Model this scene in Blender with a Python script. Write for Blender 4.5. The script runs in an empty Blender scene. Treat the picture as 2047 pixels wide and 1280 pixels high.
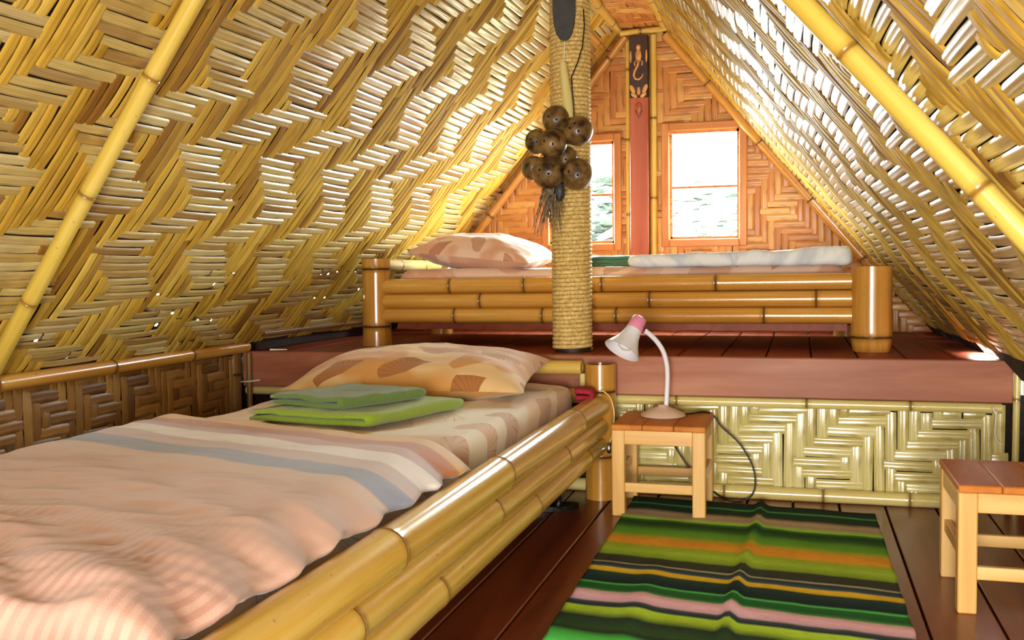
import bpy, math, random
import numpy as np
from mathutils import Vector, Matrix, noise

S = bpy.context.scene
COL = S.collection
rnd = random.Random(7)
PI = math.pi

# ------------------------------------------------------------------ camera
FPX = 2000.0
yaw, pitch, roll = (math.radians(a) for a in (16.08, -2.891, -0.696))
fwd = Vector((-math.sin(yaw)*math.cos(pitch), math.cos(yaw)*math.cos(pitch), math.sin(pitch)))
rgt0 = Vector((math.cos(yaw), math.sin(yaw), 0)); up0 = rgt0.cross(fwd)
rgt = math.cos(roll)*rgt0 + math.sin(roll)*up0
upv = -math.sin(roll)*rgt0 + math.cos(roll)*up0
CAM = Vector((0, 0, 0.9))
cd = bpy.data.cameras.new('camera'); cam = bpy.data.objects.new('camera', cd); COL.objects.link(cam)
cd.sensor_width = 36; cd.lens = FPX/2047*36; cd.clip_start = 0.02
cam.matrix_world = Matrix(((rgt.x, upv.x, -fwd.x, CAM.x), (rgt.y, upv.y, -fwd.y, CAM.y), (rgt.z, upv.z, -fwd.z, CAM.z), (0, 0, 0, 1)))
S.camera = cam
def proj(p):
    d = Vector(p)-CAM; z = d.dot(fwd)
    return 1023.5+FPX*d.dot(rgt)/z, 640-FPX*d.dot(upv)/z, FPX/z

# ------------------------------------------------------------------ world and lights
W = bpy.data.worlds.new('sky'); S.world = W; W.use_nodes = True
wn = W.node_tree; bg = wn.nodes['Background']
bg.inputs['Color'].default_value = (0.84, 0.98, 1.0, 1); bg.inputs['Strength'].default_value = 64.0
def area(name, loc, rot, sx, sy, power=0, color=(1, 1, 1), portal=False):
    l = bpy.data.lights.new(name, 'AREA'); l.shape = 'RECTANGLE'; l.size = sx; l.size_y = sy
    l.energy = power; l.color = color
    if portal: l.cycles.is_portal = True
    o = bpy.data.objects.new(name, l); COL.objects.link(o); o.location = loc; o.rotation_euler = rot
    return o
WIN = [(-0.690, -0.316, 1.055, 1.645), (-1.370, -0.997, 1.040, 1.607)]      # x0 x1 z0 z1 of the two openings
YB = 5.55
for x0, x1, z0, z1 in WIN:
    area('window_portal', ((x0+x1)/2, YB+0.07, (z0+z1)/2), (-PI/2, 0, 0), x1-x0+.02, z1-z0+.02, portal=True)
# added warm area light for front fill, unseen low behind the viewer
area('low_front_fill', (-0.05, -1.27, 0.58), (PI/2, 0, 0), 1.0, 1.1, 118, (1.0, 0.965, 0.87))
vs = S.view_settings; vs.view_transform = 'Standard'; vs.look = 'None'; vs.gamma = 1.0; vs.exposure = 0.68
vs.use_curve_mapping = False
S.cycles.use_denoising = True
S.cycles.max_bounces = 5; S.cycles.diffuse_bounces = 3; S.cycles.glossy_bounces = 2
S.cycles.use_adaptive_sampling = True; S.cycles.adaptive_threshold = .1; S.cycles.transparent_max_bounces = 12
S.cycles.sample_clamp_indirect = 8.0

# ------------------------------------------------------------------ helpers
def lin(h):
    h = h.lstrip('#'); c = [int(h[i:i+2], 16)/255 for i in (0, 2, 4)]
    return tuple(((v+.055)/1.055)**2.4 if v > .04045 else v/12.92 for v in c)+(1,)
class NM:
    def __init__(s, name, rough=.5, coat=0, spec=.5):
        s.m = bpy.data.materials.new(name); s.m.use_nodes = True
        s.t = s.m.node_tree; s.b = s.t.nodes['Principled BSDF']
        s.b.inputs['Roughness'].default_value = rough; s.b.inputs['Coat Weight'].default_value = coat
        s.b.inputs['Coat Roughness'].default_value = .2; s.b.inputs['Specular IOR Level'].default_value = spec
    def n(s, typ, **k):
        x = s.t.nodes.new('ShaderNode'+typ)
        for a, v in k.items(): setattr(x, a, v)
        return x
    def put(s, sock, v):
        if isinstance(v, bpy.types.NodeSocket): s.t.links.new(v, sock)
        else: sock.default_value = v
    def math(s, op, a, b=0., c=0., clamp=False):
        x = s.n('Math', operation=op, use_clamp=clamp)
        for i, v in enumerate((a, b, c)): s.put(x.inputs[i], v)
        return x.outputs[0]
    def vm(s, op, a, b=(0, 0, 0)):
        x = s.n('VectorMath', operation=op); s.put(x.inputs[0], a); s.put(x.inputs[1], b)
        return x.outputs[0]
    def attr(s, name, out='Fac'): return s.n('Attribute', attribute_name=name).outputs[out]
    def obj(s): return s.n('TexCoord').outputs['Object']
    def noise(s, vec, scale=5, detail=3, rough=.55, dist=0):
        x = s.n('TexNoise'); s.put(x.inputs['Vector'], vec); x.inputs['Scale'].default_value = scale
        x.inputs['Detail'].default_value = detail; x.inputs['Roughness'].default_value = rough; x.inputs['Distortion'].default_value = dist
        return x.outputs['Fac']
    def ramp(s, fac, stops, interp='LINEAR'):
        x = s.n('ValToRGB'); cr = x.color_ramp; cr.interpolation = interp
        while len(cr.elements) < len(stops): cr.elements.new(.5)
        for e, (p, c) in zip(cr.elements, stops):
            e.position = p; e.color = lin(c) if isinstance(c, str) else c
        s.put(x.inputs[0], fac); return x.outputs[0]
    def mix(s, fac, a, b, mode='MIX'):
        x = s.n('Mix', data_type='RGBA', blend_type=mode)
        s.put(x.inputs[0], fac)
        s.put(x.inputs[6], lin(a) if isinstance(a, str) else a); s.put(x.inputs[7], lin(b) if isinstance(b, str) else b)
        return x.outputs[2]
    def color(s, v): s.put(s.b.inputs['Base Color'], lin(v) if isinstance(v, str) else v); return s
    def rough(s, v): s.put(s.b.inputs['Roughness'], v); return s
    def bump(s, h, strength=.3, dist=.002):
        x = s.n('Bump'); x.inputs['Strength'].default_value = strength; x.inputs['Distance'].default_value = dist
        s.put(x.inputs['Height'], h); s.t.links.new(x.outputs[0], s.b.inputs['Normal']); return s
def sc3(m, v, s): return m.vm('MULTIPLY', v, s)

# ------------------------------------------------------------------ materials
MAT = {}
def strip_mat(name, stops, rough, coat=.0, dark='#3d2408', spec=.5):
    m = NM(name, rough, coat, spec)
    t = m.math('FRACT', m.math('ADD', m.attr('tone'), m.n('ObjectInfo').outputs['Random']))
    base = m.ramp(t, stops)
    loc = m.attr('loc', 'Vector')
    fib = m.noise(sc3(m, loc, (7, 260, 1)), 1, 1)
    big = m.noise(sc3(m, loc, (9, 30, 1)), 1, 1)
    c = m.mix(m.math('MULTIPLY', m.ramp(fib, [(.35, (0, 0, 0, 1)), (.75, (1, 1, 1, 1))]), .38), base, dark)
    c = m.mix(m.math('MULTIPLY', m.ramp(big, [(.60, (0, 0, 0, 1)), (.75, (1, 1, 1, 1))]), .45), c, dark)
    m.color(c)
    MAT[name] = m.m
GOLD = [(0, '#dac47c'), (.18, '#b99752'), (.36, '#e6d498'), (.54, '#a37c40'), (.72, '#dec87e'), (.86, '#c4a45c'), (1, '#dac47c')]
strip_mat('strip_gold_outer', GOLD, .34, 1.0, spec=.9)
strip_mat('strip_gold_inner', [(0, '#dcb448'), (.25, '#b48a30'), (.5, '#e8c45a'), (.7, '#8e6228'), (.85, '#d0a43c'), (1, '#dcb448')], .55, spec=.18)
strip_mat('strip_orange', [(0, '#d79a4e'), (.25, '#c27c38'), (.5, '#e0ab5c'), (.75, '#b56c30'), (1, '#d29048')], .38, .1)
strip_mat('strip_pale', [(0, '#e2d48c'), (.25, '#cfc078'), (.5, '#ece0a2'), (.75, '#c2b066'), (1, '#dccb82')], .2, .4, '#6b5420')
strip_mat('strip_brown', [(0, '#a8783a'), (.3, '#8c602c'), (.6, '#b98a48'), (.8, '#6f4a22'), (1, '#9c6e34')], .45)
def bamboo_mat(name, c0, c1, c2, node, rough=.22, coat=.35):
    m = NM(name, rough, coat)
    o = m.obj(); r = m.n('ObjectInfo').outputs['Random']
    off = m.vm('ADD', o, m.vm('MULTIPLY', m.n('ObjectInfo').outputs['Location'], (3.1, 5.7, 2.3)))
    g = m.noise(sc3(m, off, (30, 30, 1.2)), 1, 4)
    b = m.noise(sc3(m, off, (5, 5, 2.2)), 1, 2)
    c = m.ramp(g, [(.3, c0), (.5, c1), (.72, c2)])
    c = m.mix(m.math('MULTIPLY', m.ramp(b, [(.45, (0, 0, 0, 1)), (.8, (1, 1, 1, 1))]), .5), c, c0)
    sp = m.noise(off, 60, 2)
    c = m.mix(m.math('MULTIPLY', m.ramp(sp, [(.70, (0, 0, 0, 1)), (.76, (1, 1, 1, 1))]), .5), c, node)
    c = m.mix(m.math('MULTIPLY', m.attr('node'), .85), c, node)
    m.color(c); m.bump(g, .15, .001); MAT[name] = m.m
bamboo_mat('bamboo_yellow', '#c79a3a', '#dcb552', '#ead07a', '#6b4315')
bamboo_mat('bamboo_amber', '#b0762a', '#c78d3a', '#d9a752', '#5c3712')
bamboo_mat('bamboo_leg', '#a86f24', '#c08838', '#cf9c4c', '#4a2c0e', .2, .5)
bamboo_mat('bamboo_rafter', '#c8a440', '#d6b850', '#e4cc70', '#8a5f1e', .3, .2)
bamboo_mat('bamboo_dark', '#6f4a20', '#86602c', '#9a7238', '#35200c', .4, .1)
bamboo_mat('bamboo_pale', '#cdb86a', '#ddcb82', '#eadc9e', '#7a5a22', .2, .5)
def wood_mat(name, c0, c1, c2, axis, rough=.35, coat=.2, freq=14, spec=.4):
    m = NM(name, rough, coat, spec); o = m.obj()
    st = {0: (.9, freq, freq), 1: (freq, .9, freq), 2: (freq, freq, .9)}[axis]
    off = m.vm('ADD', o, m.vm('MULTIPLY', m.n('ObjectInfo').outputs['Location'], (7.3, 3.1, 5.9)))
    g = m.noise(sc3(m, off, st), 1, 5, .6, .6)
    r = m.n('ObjectInfo').outputs['Random']
    c = m.ramp(m.math('ADD', g, m.math('MULTIPLY', m.math('SUBTRACT', r, .5), .12)), [(.28, c0), (.5, c1), (.75, c2)])
    m.color(c); m.bump(g, .2, .0015); MAT[name] = m.m
wood_mat('wood_floor', '#5e2812', '#7c381c', '#904a28', 1, .34, .2)
wood_mat('wood_deck', '#74301b', '#8a3d24', '#9c4a2e', 1, .5, 0, 14, .25)
wood_mat('wood_fascia', '#8a4a32', '#a8664a', '#c08668', 0, .5, .05, 7, .3)
wood_mat('wood_post', '#8c4028', '#a05034', '#ae5e42', 2, .4, .1, 10)
wood_mat('wood_frame', '#a4622c', '#bf7a3c', '#d0924e', 2, .4, .15)
wood_mat('wood_frame_h', '#a4622c', '#bf7a3c', '#d0924e', 0, .4, .15)
wood_mat('stool_v', '#cc9444', '#e2b064', '#efc884', 2, .4, .1, 22)
wood_mat('stool_h', '#d2954a', '#e6b468', '#f0cb88', 0, .35, .25, 22)
wood_mat('stool_d', '#c98a42', '#dfa85c', '#ecc27c', 1, .35, .25, 22)
wood_mat('stool_top', '#a85814', '#c67424', '#da923c', 1, .5, 0, 9, .25)
def plain(name, col, rough=.5, coat=0, var=None, scale=20, bump=0, spec=.5):
    m = NM(name, rough, coat, spec)
    if var:
        n = m.noise(m.obj(), scale, 4); m.color(m.mix(m.ramp(n, [(.36, (0, 0, 0, 1)), (.64, (1, 1, 1, 1))]), col, var))
        if bump: m.bump(n, bump, .003)
    else: m.color(col)
    MAT[name] = m.m; return m
plain('thatch', '#2a190a', .9, 0, '#120a04', 40, .4)
plain('dark_wood', '#1c0d06', .6, 0, '#2b140a', 15)
plain('rope', '#ecd088', .75, 0, '#c09a50', 90, .3)
plain('carve_dark', '#2a100a', .35, .2, '#3c180e', 30)
plain('carve_light', '#dca868', .45, .1, '#c48a4a', 30)
plain('slate', '#2c2c2c', .5, 0, '#3a3936', 25)
plain('coconut', '#2e1a0a', .36, .25, '#8a6a3c', 22, .5)
plain('husk', '#9a8468', .85, 0, '#3d2f22', 60, .3)
plain('plastic_white', '#e9e6ef', .3, .2)
plain('plastic_base', '#d9b9a2', .35, .1)
plain('plastic_pink', '#e88fb4', .25, .3)
plain('bulb', '#f4f6f8', .12, .5)
plain('cord_black', '#0c0b0a', .4)
plain('string_white', '#e8e2cc', .8)
plain('metal_silver', '#c9ccd0', .2).b.inputs['Metallic'].default_value = 1
plain('red_cloth', '#b52238', .8, 0, '#8c1628', 30)
plain('cushion_grey', '#6b6650', .9, 0, '#57523e', 30)
plain('leaf', '#0a1405', .8, 0, '#122009', 3)
plain('bark', '#3a2a1a', .9, 0, '#251a10', 20)
plain('soil', '#2c3a18', .95, 0, '#3a3018', 2)
# glass: thin clear pane
g = NM('glass'); t = g.t; t.nodes.remove(g.b)
tr = g.n('BsdfTransparent'); gl = g.n('BsdfGlossy'); gl.inputs['Roughness'].default_value = .02
mx = g.n('MixShader'); mx.inputs[0].default_value = .06
t.links.new(tr.outputs[0], mx.inputs[1]); t.links.new(gl.outputs[0], mx.inputs[2])
t.links.new(mx.outputs[0], t.nodes['Material Output'].inputs[0]); MAT['glass'] = g.m
# floral fan print
def floral(name, base, base2, fan1, fan2, scale, line=.6):
    m = NM(name, .75, 0, .3)
    m.b.inputs['Sheen Weight'].default_value = .25
    v = m.attr('fab', 'Vector')
    vo = m.n('TexVoronoi', feature='F1', voronoi_dimensions='2D'); m.put(vo.inputs['Vector'], v); vo.inputs['Scale'].default_value = scale
    vo.inputs['Randomness'].default_value = .75
    d = m.vm('SUBTRACT', v, vo.outputs['Position'])
    sep = m.n('SeparateXYZ'); m.put(sep.inputs[0], d)
    csep = m.n('SeparateColor'); m.put(csep.inputs[0], vo.outputs['Color'])
    ang = m.math('ADD', m.math('ARCTAN2', sep.outputs[0], sep.outputs[1]), m.math('MULTIPLY', csep.outputs[0], 6.28))
    ang = m.math('SUBTRACT', m.math('MODULO', m.math('ADD', ang, 12.566), 6.283), PI)
    rr = m.math('MULTIPLY', m.n('VectorMath', operation='LENGTH').outputs[0], 1)
    ln = m.n('VectorMath', operation='LENGTH'); m.put(ln.inputs[0], d); rr = ln.outputs['Value']
    wob = m.math('ADD', .42/scale, m.math('MULTIPLY', m.math('SINE', m.math('MULTIPLY', ang, 5)), .035/scale))
    inr = m.math('LESS_THAN', rr, wob)
    ina = m.math('LESS_THAN', m.math('ABSOLUTE', ang), 1.35)
    fan = m.math('MULTIPLY', inr, ina)
    rays = m.math('ABSOLUTE', m.math('SINE', m.math('MULTIPLY', ang, 13)))
    rays = m.ramp(rays, [(.0, (line, line, line, 1)), (.35, (0, 0, 0, 1))])
    fc = m.ramp(csep.outputs[1], [(0, fan1), (.45, fan2), (.55, base2), (1, fan1)])
    fc = m.mix(rays, fc, '#7a4626')
    big = m.noise(v, scale*.55, 2)
    bc = m.ramp(big, [(.38, base), (.46, base), (.5, base2), (.7, base2)])
    c = m.mix(fan, bc, fc)
    m.color(c); m.bump(m.noise(v, 500, 1), .08, .0006); MAT[name] = m.m
floral('print_apricot', '#ecc890', '#dda25c', '#b0703e', '#d09a5c', 4.2)
floral('print_pink', '#e3c0ac', '#d3a084', '#b98068', '#dcb6a0', 6)
floral('print_cream', '#f2e6cc', '#ecc79a', '#c8905c', '#eedcb8', 3.2)
# striped duvet
m = NM('duvet_stripe', .7, 0, .35); m.b.inputs['Sheen Weight'].default_value = .3
sy = m.attr('stripe')
f = m.math('DIVIDE', m.math('SUBTRACT', sy, .9), 1.6)
def p(y): return (y-.9)/1.6
st = [(0, '#d0a594'), (p(1.84), '#d0a997'), (p(1.88), '#d3b5a2'), (p(1.935), '#d3b5a2'), (p(1.94), '#8d93ae'), (p(2.03), '#9298b2'),
      (p(2.035), '#cdb6b4'), (p(2.115), '#cdb6b4'), (p(2.12), '#efe9ea'), (p(2.2), '#efe9ea'), (p(2.205), '#c8a6a6'), (p(2.26), '#c8a6a6'),
      (p(2.265), '#b9703c'), (p(2.33), '#c07842'), (p(2.335), '#e2b060'), (1, '#e6ba70')]
c = m.ramp(f, st)
fab = m.attr('fab', 'Vector')
ss = m.n('SeparateXYZ'); m.put(ss.inputs[0], fab)
rib = m.math('SINE', m.math('MULTIPLY', ss.outputs[0], 2*PI/.021))
zone = m.math('MULTIPLY', m.math('SUBTRACT', 1.55, sy), 3.5, clamp=True)
c = m.mix(m.math('MULTIPLY', m.math('MULTIPLY', m.ramp(m.math('MULTIPLY_ADD', rib, .5, .5), [(.3, (0, 0, 0, 1)), (.7, (1, 1, 1, 1))]), zone), m.math('MULTIPLY', m.ramp(m.noise(fab, 3.2, 2), [(.36, (0, 0, 0, 1)), (.56, (1, 1, 1, 1))]), .6)), c, '#a86c5c')
m.color(c); m.bump(m.math('ADD', m.math('MULTIPLY', rib, m.math('MULTIPLY', zone, .6)), m.noise(fab, 300, 1)), .35, .0012); MAT['duvet_stripe'] = m.m
# white blanket
m = NM('blanket_white', .8, 0, .3); v = m.attr('fab', 'Vector'); n = m.noise(v, 9, 3)
m.color(m.mix(m.ramp(n, [(.45, (0, 0, 0, 1)), (.6, (1, 1, 1, 1))]), '#e4e6ea', '#c3c8d4')); m.bump(m.noise(v, 60, 3), .3, .004); MAT['blanket_white'] = m.m
def terry(name, a, b):
    m = NM(name, .95, 0, .1); m.b.inputs['Sheen Weight'].default_value = .4
    n = m.noise(m.obj(), 260, 2); m.color(m.mix(n, a, b)); m.bump(n, .6, .003); MAT[name] = m.m
terry('towel_lime', '#7d9a1e', '#a6c440'); terry('towel_green', '#54702e', '#7c9650'); terry('towel_teal', '#2f5a3c', '#5f9470')
# rug
m = NM('rug', .95, 0, .1); v = m.attr('fab', 'Vector'); s2 = m.n('SeparateXYZ'); m.put(s2.inputs[0], v)
wob = m.math('MULTIPLY', m.math('SUBTRACT', m.noise(sc3(m, v, (2.2, 9, 1)), 1, 2), .5), .02)
yy = m.math('ADD', s2.outputs[1], wob)
def stripes(lst, lo, hi):
    out = []
    for (y, c) in lst: out.append(((y-lo)/(hi-lo), c))
    return out
lo, hi = 2.0, 3.88
near = [(2.0, '#4a6a1c'), (2.08, '#2c4424'), (2.16, '#7ba032'), (2.22, '#56d068'), (2.30, '#3f9a3a'), (2.33, '#232e22'), (2.36, '#2b4424'), (2.43, '#223026'), (2.475, '#8fae2e'), (2.51, '#9aba38'),
        (2.522, '#1e2c3c'), (2.55, '#3a4444'), (2.563, '#b898ae'), (2.60, '#cfa6b6'), (2.633, '#b08c98'), (2.642, '#3c7a3a'), (2.66, '#22502c'), (2.70, '#245a30'), (2.712, '#4cae58'), (2.726, '#1b2624'),
        (2.78, '#1e3236'), (2.812, '#2a3c30'), (2.822, '#b89c28'), (2.852, '#c8a830'), (2.866, '#30485e'), (2.90, '#2a2c2a'), (2.912, '#9a9a78'), (2.922, '#30342e'), (2.985, '#34382e')]
far = [(2.985, '#34382e'), (3.0, '#6f8c2c'), (3.06, '#8cac38'), (3.12, '#84982e'), (3.15, '#c08a30'), (3.20, '#bc842c'), (3.235, '#a08c2e'), (3.27, '#5c8c2c'), (3.33, '#4c7c2a'), (3.37, '#2a5024'), (3.42, '#1d3420'),
       (3.455, '#2c5a26'), (3.475, '#7cb03c'), (3.50, '#8a9a58'), (3.52, '#8a7a68'), (3.57, '#96866e'), (3.60, '#5a5446'), (3.615, '#1e3224'), (3.68, '#183024'), (3.70, '#3f8450'), (3.715, '#1a2c22'), (3.78, '#15201c'), (3.88, '#1c2622')]
ca = m.ramp(m.math('DIVIDE', m.math('SUBTRACT', yy, 2.0), 1.0), stripes(near, 2.0, 3.0))
cb = m.ramp(m.math('DIVIDE', m.math('SUBTRACT', yy, 2.9), 1.0), stripes(far, 2.9, 3.9))
c = m.mix(m.math('GREATER_THAN', yy, 2.985), ca, cb)
thr = m.noise(sc3(m, v, (30, 420, 1)), 1, 2)
c = m.vm('MULTIPLY', c, (1.9, 1.9, 1.9))
c = m.mix(m.math('MULTIPLY', m.ramp(thr, [(.45, (0, 0, 0, 1)), (.75, (1, 1, 1, 1))]), .35), c, '#1a2016')
m.color(c); m.bump(thr, .6, .003); MAT['rug'] = m.m

# ------------------------------------------------------------------ mesh builders
class MB:
    def __init__(s): s.v = []; s.f = []; s.at = {}
    def add(s, vs, fs, **at):
        b = len(s.v); s.v += [tuple(q) for q in vs]; s.f += [tuple(b+i for i in f) for f in fs]
        for k, a in at.items(): s.at.setdefault(k, []).extend(a)
        return s
    def box(s, x0, x1, y0, y1, z0, z1, b=.0):
        if b <= 0:
            vs = [(x, y, z) for z in (z0, z1) for y in (y0, y1) for x in (x0, x1)]
            return s.add(vs, [(0, 2, 3, 1), (4, 5, 7, 6), (0, 1, 5, 4), (2, 6, 7, 3), (0, 4, 6, 2), (1, 3, 7, 5)])
        # chamfered box: 24 verts
        vs = []; idx = {}
        X, Y, Z = (x0, x1), (y0, y1), (z0, z1)
        for i in (0, 1):
            for j in (0, 1):
                for k in (0, 1):
                    sx, sy, sz = (1-2*i)*b, (1-2*j)*b, (1-2*k)*b
                    for a, q in enumerate(((X[i], Y[j]+sy, Z[k]+sz), (X[i]+sx, Y[j], Z[k]+sz), (X[i]+sx, Y[j]+sy, Z[k]))):
                        idx[i, j, k, a] = len(vs); vs.append(q)
        fs = []
        for i in (0, 1):
            fs.append([idx[i, j, k, 0] for j, k in ((0, 0), (0, 1), (1, 1), (1, 0))][::1 if i == 0 else -1])
            fs.append([idx[j, i, k, 1] for j, k in ((0, 0), (1, 0), (1, 1), (0, 1))][::1 if i == 0 else -1])
            fs.append([idx[j, k, i, 2] for j, k in ((0, 0), (0, 1), (1, 1), (1, 0))][::1 if i == 0 else -1])
        for i in (0, 1):
            for j in (0, 1):
                def q(l, fl): fs.append(l[::-1] if fl else l)
                fl = (i+j) % 2 == 0
                q([idx[i, j, 0, 0], idx[i, j, 1, 0], idx[i, j, 1, 1], idx[i, j, 0, 1]], not fl)
                q([idx[i, 0, j, 0], idx[i, 1, j, 0], idx[i, 1, j, 2], idx[i, 0, j, 2]], fl)
                q([idx[0, i, j, 1], idx[1, i, j, 1], idx[1, i, j, 2], idx[0, i, j, 2]], not fl)
                for k in (0, 1): q([idx[i, j, k, a] for a in range(3)], (i+j+k) % 2 == 1)
        return s.add(vs, fs)
    def lathe(s, prof, seg=24, cap0=False, cap1=False):
        vs = [(r*math.cos(2*PI*i/seg), r*math.sin(2*PI*i/seg), z) for r, z in prof for i in range(seg)]
        fs = [(a*seg+i, a*seg+(i+1) % seg, (a+1)*seg+(i+1) % seg, (a+1)*seg+i) for a in range(len(prof)-1) for i in range(seg)]
        if cap0: fs.append(tuple(range(seg))[::-1])
        if cap1: fs.append(tuple((len(prof)-1)*seg+i for i in range(seg)))
        return s.add(vs, fs)
    def tube(s, pts, r, seg=8, closed=False, cap=True):
        P = [Vector(q) for q in pts]; n = len(P); vs = []; up = Vector((0, 0, 1)); prev = None
        for i in range(n):
            t = (P[min(i+1, n-1)]-P[max(i-1, 0)]).normalized()
            if prev is None:
                a = t.cross(up if abs(t.z) < .9 else Vector((1, 0, 0))).normalized()
            else: a = (prev-t*prev.dot(t)).normalized()
            prev = a; b = t.cross(a); ri = r(i/(n-1)) if callable(r) else r
            vs += [P[i]+ri*(math.cos(2*PI*k/seg)*a+math.sin(2*PI*k/seg)*b) for k in range(seg)]
        fs = [(i*seg+k, i*seg+(k+1) % seg, (i+1)*seg+(k+1) % seg, (i+1)*seg+k) for i in range(n-1) for k in range(seg)]
        if cap: fs += [tuple(range(seg))[::-1], tuple((n-1)*seg+k for k in range(seg))]
        return s.add(vs, fs)
    def sphere(s, c, r, nu=20, nv=12, fn=None):
        vs = [(0, 0, 1)]; 
        for j in range(1, nv):
            th = PI*j/nv
            vs += [(math.sin(th)*math.cos(2*PI*i/nu), math.sin(th)*math.sin(2*PI*i/nu), math.cos(th)) for i in range(nu)]
        vs.append((0, 0, -1)); fs = [(0, 1+i, 1+(i+1) % nu) for i in range(nu)]
        for j in range(nv-2): fs += [(1+j*nu+i, 1+(j+1)*nu+i, 1+(j+1)*nu+(i+1) % nu, 1+j*nu+(i+1) % nu) for i in range(nu)]
        L = len(vs)-1; b = 1+(nv-2)*nu; fs += [(L, b+(i+1) % nu, b+i) for i in range(nu)]
        rr = (r, r, r) if not isinstance(r, tuple) else r
        out = []
        for q in vs:
            k = fn(Vector(q)) if fn else 1
            out.append((c[0]+q[0]*rr[0]*k, c[1]+q[1]*rr[1]*k, c[2]+q[2]*rr[2]*k))
        return s.add(out, fs)
    def xf(s, M): s.v = [tuple(M @ Vector(q)) for q in s.v]; return s
    def build(s, name, mat, parent=None, smooth=False, M=None, angle=None):
        me = bpy.data.meshes.new(name); me.from_pydata(s.v, [], s.f); me.update()
        for k, a in s.at.items():
            if isinstance(a[0], (tuple, list, Vector)):
                at = me.attributes.new(k, 'FLOAT_VECTOR', 'POINT'); at.data.foreach_set('vector', [c for q in a for c in q])
            else:
                at = me.attributes.new(k, 'FLOAT', 'POINT'); at.data.foreach_set('value', a)
        if mat: me.materials.append(MAT[mat])
        if smooth:
            me.polygons.foreach_set('use_smooth', [True]*len(me.polygons))
            if angle:
                try: me.set_sharp_from_angle(angle=math.radians(angle))
                except Exception: pass
        o = bpy.data.objects.new(name, me); COL.objects.link(o)
        if parent is not None: o.parent = parent
        if M is not None: o.matrix_basis = M
        return o
def tag(o, label=None, cat=None, group=None, kind=None):
    if label: o['label'] = label
    if cat: o['category'] = cat
    if group: o['group'] = group
    if kind: o['kind'] = kind
    return o
def empty(name, loc=(0, 0, 0), rz=0):
    o = bpy.data.objects.new(name, None); COL.objects.link(o); o.location = loc; o.rotation_euler = (0, 0, rz); o.empty_display_size = .1
    return o
def T(x, y, z): return Matrix.Translation((x, y, z))
def local(parent, name, mb, mat, **k):
    """mesh given in world space, made a child of an un-rotated empty at its base"""
    l = parent.location
    return mb.xf(T(-l.x, -l.y, -l.z)).build(name, mat, parent, **k)
def bamboo(name, p0, p1, r, nodes, mat, parent=None, r1=None, bend=(0, 0, 0), seg=20, taper=0, flare=0, hollow=True):
    p0, p1 = Vector(p0), Vector(p1); L = (p1-p0).length; r1 = r if r1 is None else r1
    zs = sorted(set([0, L]+[L*i/6 for i in range(7)]+[L*t+d for t in nodes for d in (-.022, -.008, -.003, 0, .003, .008, .022)]))
    zs = [z for z in zs if 0 <= z <= L]
    rot = (p1-p0).to_track_quat('Z', 'Y').to_matrix().to_4x4()
    bl = rot.to_3x3().inverted() @ Vector(bend)
    vs = []; nd = []; seed = rnd.random()*100
    def rad(z):
        t = z/L; q = r+(r1-r)*t
        for n in nodes:
            d = abs(z-n*L)
            if d < .0015: q *= .965
            elif d < .005: q *= 1.045
            elif d < .012: q *= 1.03
            elif d < .03: q *= 1.008
        if flare: q *= 1+flare*max(0, 1-t*5)**2
        return q
    rings = [(rad(z), z, 1. if any(abs(z-n*L) < .0045 for n in nodes) else (.35 if any(abs(z-n*L) < .01 for n in nodes) else 0.)) for z in zs]
    if hollow:
        rings = [(r*.1, .012, .8), (r*.82, .012, .8), (r*.84, 0, .5)]+rings+[(r1*.84, L, .5), (r1*.82, L-.012, .8), (r1*.1, L-.012, .8)]
    for q, z, n in rings:
        t = z/L; b = bl*(4*t*(1-t))
        for i in range(seg):
            a = 2*PI*i/seg; w = 1+.012*noise.noise(Vector((math.cos(a)*1.5+seed, math.sin(a)*1.5, z*4)))
            vs.append((q*w*math.cos(a)+b.x, q*w*math.sin(a)+b.y, z)); nd.append(n)
    nr = len(rings)
    fs = [(a*seg+i, a*seg+(i+1) % seg, (a+1)*seg+(i+1) % seg, (a+1)*seg+i) for a in range(nr-1) for i in range(seg)]
    fs += [tuple(range(seg))[::-1], tuple((nr-1)*seg+i for i in range(seg))]
    mb = MB().add(vs, fs, node=nd)
    off = p0-(parent.location if parent is not None else Vector())
    return mb.build(name, mat, parent, smooth=True, M=T(*off) @ rot, angle=50)
def grid(mb, nu, nv, fn, fab=None, closed=False, **extra):
    vs = [fn(i/(nu-1), j/(nv-1)) for j in range(nv) for i in range(nu)]
    fs = [(j*nu+i, j*nu+i+1, (j+1)*nu+i+1, (j+1)*nu+i) for j in range(nv-1) for i in range(nu-1)]
    at = {}
    if fab: at['fab'] = [fab(i/(nu-1), j/(nv-1)) for j in range(nv) for i in range(nu)]
    for k, g in extra.items(): at[k] = [g(i/(nu-1), j/(nv-1)) for j in range(nv) for i in range(nu)]
    return mb.add(vs, fs, **at)
def fbm(x, y, z=0, o=3):
    s = 0; a = 1
    for k in range(o): s += a*noise.noise(Vector((x*2**k, y*2**k, z+k*7.3))); a *= .5
    return s
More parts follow.
